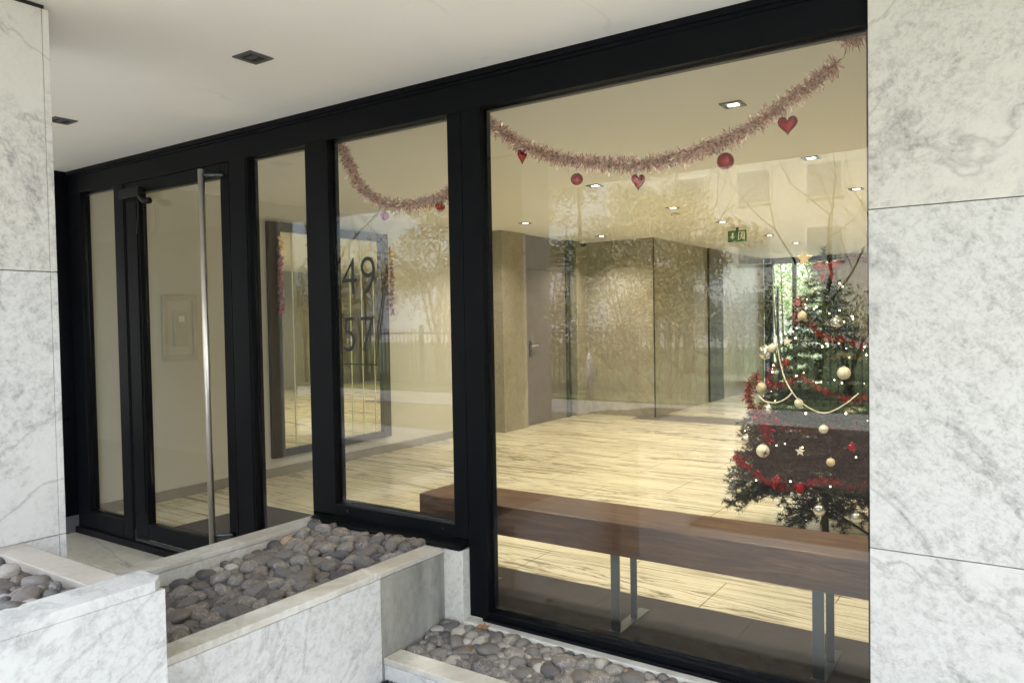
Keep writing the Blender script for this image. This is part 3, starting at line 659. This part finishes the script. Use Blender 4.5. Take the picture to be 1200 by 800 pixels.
while zz < 1.72:
    Rr = RZ(zz); n = max(5, int(15*Rr/.6)+3); a0 = rnd.random()*6.3
    if zz < .5: n = 10
    for i in range(n):
        L = Rr*rnd.uniform(.78, 1.08); branch(zz+rnd.uniform(-.03, .03), a0+6.283*i/n+rnd.uniform(-.2, .2), L, .38 if zz > .6 else .55)
    zz += .085 if zz < 1.2 else .07
for i in range(13):
    branch(.27+.05*(i % 3), i*.483+.2, rnd.uniform(.36, .56), .5)
for a, l in ((3.6, .30), (4.4, .34), (5.3, .33), (.4, .3), (2.2, .3), (1.3, .28)):   # sparse low sprigs above the stand
    branch(.16, a, l, .5)
needles(Vector((0,0,1.55)), Vector((0,0,1.85)), 900, .05)
for i in range(7):
    a = i*.9; branch(1.62+i*.025, a, .10, .1)
brn.build("branches", "bark", T); kind(ndl.build("crown", "needle", T), "thing")

def surf(z, a, f=1.0): return Vector((TX, TY, TZ)) + Vector((math.cos(a)*RZ(z)*f, math.sin(a)*RZ(z)*f, z + RZ(z)*(.30*f-.38*f*f)))
# red tinsel winding round the tree
def wind(z0, z1, a0, turns, f, n=70):
    out = []
    for i in range(n+1):
        w = mnoise.noise(Vector((i*.16, z0*5, 0))); u = mnoise.noise(Vector((i*.13, 4.2, z1*7)))
        out.append(surf(z0+(z1-z0)*i/n + .10*u, a0+turns*6.283*i/n, f*(.95+.16*w)) + Vector((0, 0, -.07*abs(math.sin(i*.31)))))
    return out
tinsel(wind(1.50, .95, 2.6, 1.5, .93), .030, 1500, "tinsel_garland", "tinsel_red", "red tinsel winding round the upper half of the Christmas tree", group="red tinsel on the Christmas tree")
tinsel(wind(.92, .42, 2.4, 1.6, .93), .030, 1500, "tinsel_garland", "tinsel_red", "red tinsel winding round the lower half of the Christmas tree", group="red tinsel on the Christmas tree")
tinsel([Vector((-1.40, 1.83, 1.24)) + Vector((-.06*math.sin(i*.4), -.02, -.032*i)) for i in range(14)], .042, 2300, "tinsel_garland", "tinsel_red", "loose red tinsel tail hanging down the near left side of the tree", group="red tinsel on the Christmas tree")
# lights
FL = thing("fairy_lights", "string of tiny warm fairy lights wound over the Christmas tree", "fairy lights", (TX, TY, TZ))
fp = [surf(1.62-1.2*i/240, i*.155, .90+.06*math.sin(i*1.7)) - Vector((TX, TY, TZ)) for i in range(240)]
MB().tube(fp, .0018, 4).build("wire", "wire_green", FL)
bm_ = MB().sphere((0, 0, 0), .0048, 8, 6).mesh("bulb", "fairy_glow", True)
for i in rnd.sample(range(240), 96):
    o = bpy.data.objects.new("bulb", bm_); C.objects.link(o); o.parent = FL; o.location = fp[i] + Vector((rnd.uniform(-.02, .02), rnd.uniform(-.04, .02), rnd.uniform(-.02, .02))); o.scale = (rnd.choice((.55, .7, .85, 1.15)),)*3
# bead chains
def beads(pts, label):
    path = spline(pts, 14); b = MB(); acc = 0
    for i in range(len(path)-1):
        L = (path[i+1]-path[i]).length; n = max(1, round(L/.0092))
        for q in range(n): b.sphere(path[i].lerp(path[i+1], q/n), .0046, 7, 5)
    tag(b.build("bead_chain", "bead_pearl", smooth=True), label, "bead chain", "pearl bead chains on the tree")
beads([(-1.30,1.86,1.47),(-1.27,1.80,1.36),(-1.235,1.76,1.252),(-1.19,1.72,1.175),(-1.12,1.68,1.099),(-1.03,1.68,1.045),(-.96,1.70,1.043),(-.88,1.74,1.093),(-.82,1.78,1.15)], "long pearl bead chain looping down across the front of the tree")
beads([(-1.40,1.83,1.105),(-1.34,1.76,1.08),(-1.26,1.71,1.082),(-1.20,1.70,1.112),(-1.165,1.70,1.15)], "short pearl bead chain hanging at the left of the tree")
gb = "ornaments on the Christmas tree"
B = [("bauble_white", -1.364, 1.391, .030, "small white ball", "near the garden door edge, upper left of the tree"), ("bauble_white", -.942, 1.245, .042, "plain cream white ball", "at the right of the tree below the silver ball"),
     ("bauble_silver", -.984, 1.548, .042, "frosted silver ball", "high on the right side of the tree"), ("bauble_silver", -1.407, 1.365, .046, "large pale silver ball", "on the left edge beside the bead chain"),
     ("bauble_white", -1.428, .736, .045, "bright white ball", "low on the left beside red tinsel"), ("bauble_white", -1.612, .508, .042, "white ball", "on the lowest outermost left branch"),
     ("bauble_white", -1.205, 1.053, .028, "small white ball", "under the short bead chain"), ("bauble_silver", -1.393, 1.0, .040, "silver ball", "on the left side at half height"),
     ("bauble_silver", -1.531, .80, .035, "dull silver ball", "low on the left edge above the bright white ball"), ("bauble_cream", -1.435, 1.14, .036, "cream ball", "at the left edge among red tinsel"),
     ("bauble_silver", -1.088, .40, .042, "clear silver ball", "hanging lowest over the tree stand"), ("bauble_red", -1.206, 1.672, .034, "red ball", "beside the cream disc near the top"),
     ("bauble_cream", -1.181, 1.593, .030, "cream disc like ball", "below the red ball near the top"), ("bauble_silver", -.879, .38, .040, "dark silver ball", "low on the right next to the pillar edge"),
     ("bauble_white", -1.06, .90, .030, "small white ball", "in the middle of the tree below the long bead chain"), ("bauble_red", -1.339, .56, .030, "red ball", "low on the left near the stand"),
     ("bauble_red", -1.20, .52, .036, "red ball", "low in the middle above the stand"), ("bauble_red", -1.28, 1.30, .028, "dark red ball", "on the left under the upper red tinsel"),
     ("bauble_red", -.90, .80, .030, "red ball", "on the right side at knee height"), ("bauble_cream", -1.02, .70, .028, "small cream ball", "at the centre right among red tinsel")]
for mt, x, z, r, a, b_ in B:
    zz_ = z-TZ; dx = (x-TX); rr2 = RZ(zz_)+.02
    y = TY - math.sqrt(max(.02, rr2**2-dx*dx))*.97
    # keep the sight line through the measured spot at y = 2.0
    f_ = (y+2.9)/4.9; X = x*f_; Z = 1.6+(z-1.6)*f_
    bauble((X, y, Z), r*f_*.92, mt, f"{a} {b_}", gb, .025)
t = thing("star_ornament", "gold star ornament near the top of the Christmas tree", "star ornament", (-1.17, 2.02, 1.945), gb); t.rotation_euler = (0, 0, .3)
b = MB(); pts = [((.052 if i % 2 == 0 else .022)*math.sin(i*math.pi/5), (.052 if i % 2 == 0 else .022)*math.cos(i*math.pi/5)) for i in range(10)]
fuse(b.prism(pts, "y", -.008, .008).build("star", "gold_foil", t, bevel=.003)); MB().tube([(0, .01, -.03), (.03, .04, -.10)], .003, 5).build("clip", "wire_green", t)
t = thing("ribbon_bow", "red ribbon bow at the top right of the Christmas tree", "bow", (-1.045, 2.06, 1.885), gb)
MB().sphere((-.045, 0, .012), .040, 12, 8, (1.1, .5, .7)).build("loop", "ribbon_red", t, smooth=True); MB().sphere((.045, 0, .012), .040, 12, 8, (1.1, .5, .7)).build("loop", "ribbon_red", t, smooth=True)
MB().sphere((0, -.01, .01), .018, 10, 8).build("knot", "ribbon_red", t, smooth=True)
for s in (-1, 1): fuse(MB().prism([(0, 0), (s*.022, -.01), (s*.05, -.085), (s*.022, -.08)], "y", -.004, .004).build("tail", "ribbon_red", t))
for x, y, z, lab in ((-1.13, 1.72, .80, "small white star ornament low in the middle of the tree"), (-1.22, 1.80, 1.44, "small white star ornament high at the left of the tree")):
    t = thing("star_ornament", lab, "star ornament", (x, y, z), gb)
    pts = [((.030 if i % 2 == 0 else .013)*math.sin(i*math.pi/5), (.030 if i % 2 == 0 else .013)*math.cos(i*math.pi/5)) for i in range(10)]
    fuse(MB().prism(pts, "y", -.006, .006).build("star", "bauble_white", t, bevel=.002)); MB().tube([(0, 0, .032), (0, 0, .06)], .0012, 5).build("string", "wire_green", t)
tinsel(spline([(-3.04, 12.55, 2.50), (-2.9, 12.53, 2.66), (-2.6, 12.53, 2.60), (-2.3, 12.53, 2.45)], 8), .07, 900, "tinsel_garland", "tinsel_red", "dark red garland draped on the back wall behind the tree", wid=.006)

# ------------------------------------------------------------------ garden outside, seen in the glass
def leafcloud(b, o, r3, n, size):
    for _ in range(n):
        d = Vector((rnd.gauss(0, 1), rnd.gauss(0, 1), rnd.gauss(0, 1))).normalized()*(rnd.random()**.4)
        p = Vector(o)+Vector((d.x*r3[0], d.y*r3[1], d.z*r3[2]))
        a = Vector((rnd.gauss(0, 1), rnd.gauss(0, 1), rnd.gauss(0, 1))).normalized()*size*rnd.uniform(.6, 1.2); c = a.cross(Vector((rnd.gauss(0, 1), rnd.gauss(0, 1), rnd.gauss(0, 1)))).normalized()*size*.42
        b.poly([p-a, p+c, p+a, p-c])
def shrub(x, y, w, h, mat, label, n=1400, size=.07, z0=0.):
    t = thing("shrub", label, "shrub", (x, y, z0), "shrubs across the path")
    b = MB()
    n = int(n*1.7); size *= .72
    for q in range(9): leafcloud(b, (rnd.uniform(-.5, .5)*w, rnd.uniform(-.3, .3)*w, h*rnd.uniform(.25, .82)), (w*.36, w*.36, h*.24), n//9, size)
    b.build("foliage", mat, t)
    s = MB()
    for q in range(5): s.tube([(rnd.uniform(-.1, .1), rnd.uniform(-.1, .1), 0), (rnd.uniform(-.4, .4)*w, rnd.uniform(-.3, .3)*w, h*.8)], [.03, .012], 5)
    s.build("stems", "bark", t)
sh = [(-18.0, -11.8, 3.4, 4.3, "leaf_olive", "tall olive shrub at the left behind the fence", 2600), (-15.0, -12.0, 3.2, 4.5, "leaf_gold", "tall golden green shrub with loose sprays, behind the fence", 2600), (-12.2, -11.6, 3.0, 4.1, "leaf_gold", "golden yellow shrub behind the fence", 2600), (-9.6, -12.2, 3.0, 3.4, "leaf_olive", "broad olive leaved shrub across the path", 2600),
      (-7.2, -12.4, 2.6, 3.1, "leaf_gold", "yellow shrub across the path", 2400), (-5.0, -12.8, 2.4, 2.7, "leaf_olive", "low olive shrub by the tree trunks", 2000), (-2.9, -12.6, 2.2, 2.3, "leaf_green", "green shrub right of the tree trunks", 1800), (-22.5, -12, 4.0, 3.9, "leaf_green", "big dark green shrub at the far left of the garden", 2600)]
for a in sh: shrub(*a)
def bare_tree(x, y, h, r0, seed, label, lean=0., depth=6):
    rn = random.Random(seed); tr = MB(); cr = MB()
    def grow(p, d, l, r, lev):
        m = 3 if lev < 3 else 2; pts = [p]; rs = [r]
        for i in range(m):
            d = (d+Vector((rn.gauss(0, .12), rn.gauss(0, .12), rn.gauss(0, .07)+.03))).normalized(); pts.append(pts[-1]+d*l/m); rs.append(r*(1-.35*(i+1)/m))
        (tr if lev == 0 else cr).tube(pts, rs, 7 if lev < 2 else 4 if lev < 4 else 3, caps=False)
        if lev >= depth: return
        for i in range(rn.choice((2, 3)) if lev else 4):
            ax = Vector((rn.gauss(0, 1), rn.gauss(0, 1), rn.gauss(0, .6))).normalized(); dd = (d+ax*rn.uniform(.45, .85)).normalized()
            grow(pts[-1] if i < 2 else pts[-2], dd, l*rn.uniform(.6, .82), rs[-1]*rn.uniform(.55, .75), lev+1)
    grow(Vector((0, 0, 0)), Vector((lean, 0, 1)).normalized(), h*.27, r0, 0)
    t = thing("bare_tree", label, "tree", (x, y, 0), "bare trees beyond the fence"); tr.build("trunk", "bark", t, smooth=True); cr.build("crown", "bark", t)
bare_tree(-12.5, -8.0, 9.5, .085, 3, "leafless tree with a slim dark trunk closest to the porch", .02, 7)
bare_tree(-14.5, -14.5, 10, .075, 5, "tall leafless tree behind the olive shrubs", 0, 7)
bare_tree(-19, -15, 10, .085, 11, "tall spreading leafless tree at the far left", 0, 7)
bare_tree(-4.2, -16, 10, .07, 8, "leafless tree with fine twigs in front of the pale house", .03, 7)
bare_tree(-2.6, -17.5, 10, .06, 21, "leafless forked tree behind the green shrubs", -.06, 7)
bare_tree(-9.0, -19, 11, .08, 31, "leafless tree further back behind the yellow shrubs", 0, 7)
def leafy_tree(x, y, h, w, mat, label, n=9000, size=.075):
    t = thing("leafy_tree", label, "tree", (x, y, 0), "leafy trees beyond the fence")
    MB().tube([(0, 0, 0), (.05, 0, h*.4), (0, .05, h*.8)], [.16, .10, .03], 7).build("trunk", "bark", t, smooth=True)
    b = MB()
    for q in range(26):
        a, u = rnd.uniform(0, 6.3), rnd.random(); rr_ = w*(.25+.6*math.sin(math.pi*min(.95, .15+u*.8)))*rnd.random()**.5
        leafcloud(b, (math.cos(a)*rr_, math.sin(a)*rr_, h*(.22+.76*u)), (w*.28, w*.28, h*.07), n//26, size)
    b.build("crown", mat, t)
for a in [(-16.5, -17.5, 6.6, 2.6, "leaf_gold", "golden leafy tree at the left beyond the fence"), (-12.0, -18.5, 7.4, 2.8, "leaf_olive", "tall olive leafy tree beyond the fence"), (-17.8, -25, 8.2, 3.2, "leaf_gold", "golden leafy tree in the second row"),
          (-12.8, -26, 8.4, 3.0, "leaf_olive", "olive leafy tree in front of the pale house"), (-7.8, -17, 5.4, 2.2, "leaf_gold", "shorter golden leafy tree by the yellow shrub")]: leafy_tree(*a)
fe = thing("railing_fence", "dark metal railing fence of thin upright bars along the garden", "fence", (-9, -10.6, 0))
bx(-9, 9.5, -.02, .02, 1.30, 1.345).build("top_rail", "fence_paint", fe); bx(-9, 9.5, -.02, .02, .15, .19).build("bottom_rail", "fence_paint", fe)
b = MB()
for i in range(150): x = -8.95+i*.123; b.box(x-.009, x+.009, -.009, .009, .06, 1.42)
b.build("bars", "fence_paint", fe)
for i in range(10): x = -9+i*2.05; bx(x-.03, x+.03, -.03, .03, .0, 1.5).build("post", "fence_paint", fe)
for x, y, lab in ((-7.1, -10.05, "grey bollard light with a conical white top, left beside the path"), (-3.95, -11.0, "grey bollard light with a conical white top, right beside the path")):
    t = thing("bollard_light", lab, "bollard light", (x, y, 0), "bollard lights by the path")
    MB().lathe([(.085, 0), (.085, .74)], n=18).build("post", "bollard_paint", t, smooth=True); MB().lathe([(.084, .741), (.03, .90), (.028, .93)], n=18).build("lamp_head", "white_plastic", t, smooth=True)
ho = thing("apartment_house", "pale apartment house with white framed windows beyond the trees", "house", (-6, -34, 0))
bx(-13, 14, -8, 0, 0, 15).build("wall", "house_render", ho)
bx(-13.4, 14.4, -8.4, .4, 15.001, 15.4).build("roof", "bollard_paint", ho)
for fz in range(5):
    for q in range(8):
        x = -11.5+q*3.2; z = 1.2+fz*2.9; w_ = bx(x-.85, x+.85, .001, .06, z-.08, z+1.6).build("window", "white_plastic", ho); bx(x-.75, x+.75, .0605, .07, z, z+1.5).build("pane", "house_window", w_)
# behind the lobby
kind(bx(-14, 8, 14.7, 40, .002, .04).build("lawn", "lawn_green"))
for x, y, w, h, lab in ((-5.2, 16.6, 2.4, 4.2, "bright green bush outside the garden door"), (-3.3, 17.6, 2.8, 4.6, "tall bright green bush further out behind the garden door"), (-7.2, 18.5, 2.8, 4.6, "bright green bush at the left behind the lobby")):
    shrub(x, y, w, h, "leaf_bright", lab, 1500, .09)

# ------------------------------------------------------------------ light and camera
w = bpy.data.worlds.new("World"); sc.world = w; w.use_nodes = True
nt = w.node_tree; bg = nt.nodes["Background"]; sky = nt.nodes.new("ShaderNodeTexSky"); sky.sky_type = "NISHITA"; sky.sun_disc = False
EL, AZ = R(66), R(-28)
sky.sun_elevation = EL; sky.sun_rotation = AZ; sky.air_density = 1.2; sky.dust_density = 3.; sky.ozone_density = 1.
hs = nt.nodes.new("ShaderNodeHueSaturation"); hs.inputs["Saturation"].default_value = .95
nt.links.new(sky.outputs[0], hs.inputs["Color"])
tc = nt.nodes.new("ShaderNodeTexCoord"); nz = nt.nodes.new("ShaderNodeTexNoise"); nz.inputs["Scale"].default_value = 2.2; nz.inputs["Detail"].default_value = 6
nt.links.new(tc.outputs["Generated"], nz.inputs["Vector"]); rp = nt.nodes.new("ShaderNodeValToRGB"); rp.color_ramp.elements[0].position = .38; rp.color_ramp.elements[1].position = .62
nt.links.new(nz.outputs["Fac"], rp.inputs[0]); mx = nt.nodes.new("ShaderNodeMix"); mx.data_type = "RGBA"
nt.links.new(rp.outputs[0], mx.inputs[0]); nt.links.new(hs.outputs[0], mx.inputs[6]); mx.inputs[7].default_value = (11, 11.9, 13, 1)
nt.links.new(mx.outputs[2], bg.inputs[0]); bg.inputs[1].default_value = .09
su = bpy.data.lights.new("sun", "SUN"); su.energy = 5.0; su.angle = R(2); su.color = (1, .96, .9)
so_ = bpy.data.objects.new("sun", su); C.objects.link(so_)
dv = Vector((math.sin(AZ)*math.cos(EL), math.cos(AZ)*math.cos(EL), math.sin(EL))); so_.rotation_euler = dv.to_track_quat("Z", "Y").to_euler()

cam = bpy.data.cameras.new("camera"); cam.sensor_width = 36; cam.lens = 894/1200*36; cam.clip_start = .05; cam.clip_end = 500
co = bpy.data.objects.new("camera", cam); C.objects.link(co)
m3 = Matrix((rt, up, -fw)).transposed(); co.matrix_world = Matrix.Translation(cam_loc) @ m3.to_4x4()
sc.camera = co
vs = sc.view_settings; vs.view_transform = "Standard"; vs.look = "None"; vs.gamma = 1; vs.exposure = 2.28; vs.use_curve_mapping = False
sc.cycles.use_denoising = True; sc.cycles.max_bounces = 10; sc.cycles.diffuse_bounces = 6; sc.cycles.glossy_bounces = 5; sc.cycles.transparent_max_bounces = 16
sc.cycles.sample_clamp_indirect = 15; sc.cycles.caustics_reflective = False; sc.cycles.caustics_refractive = False
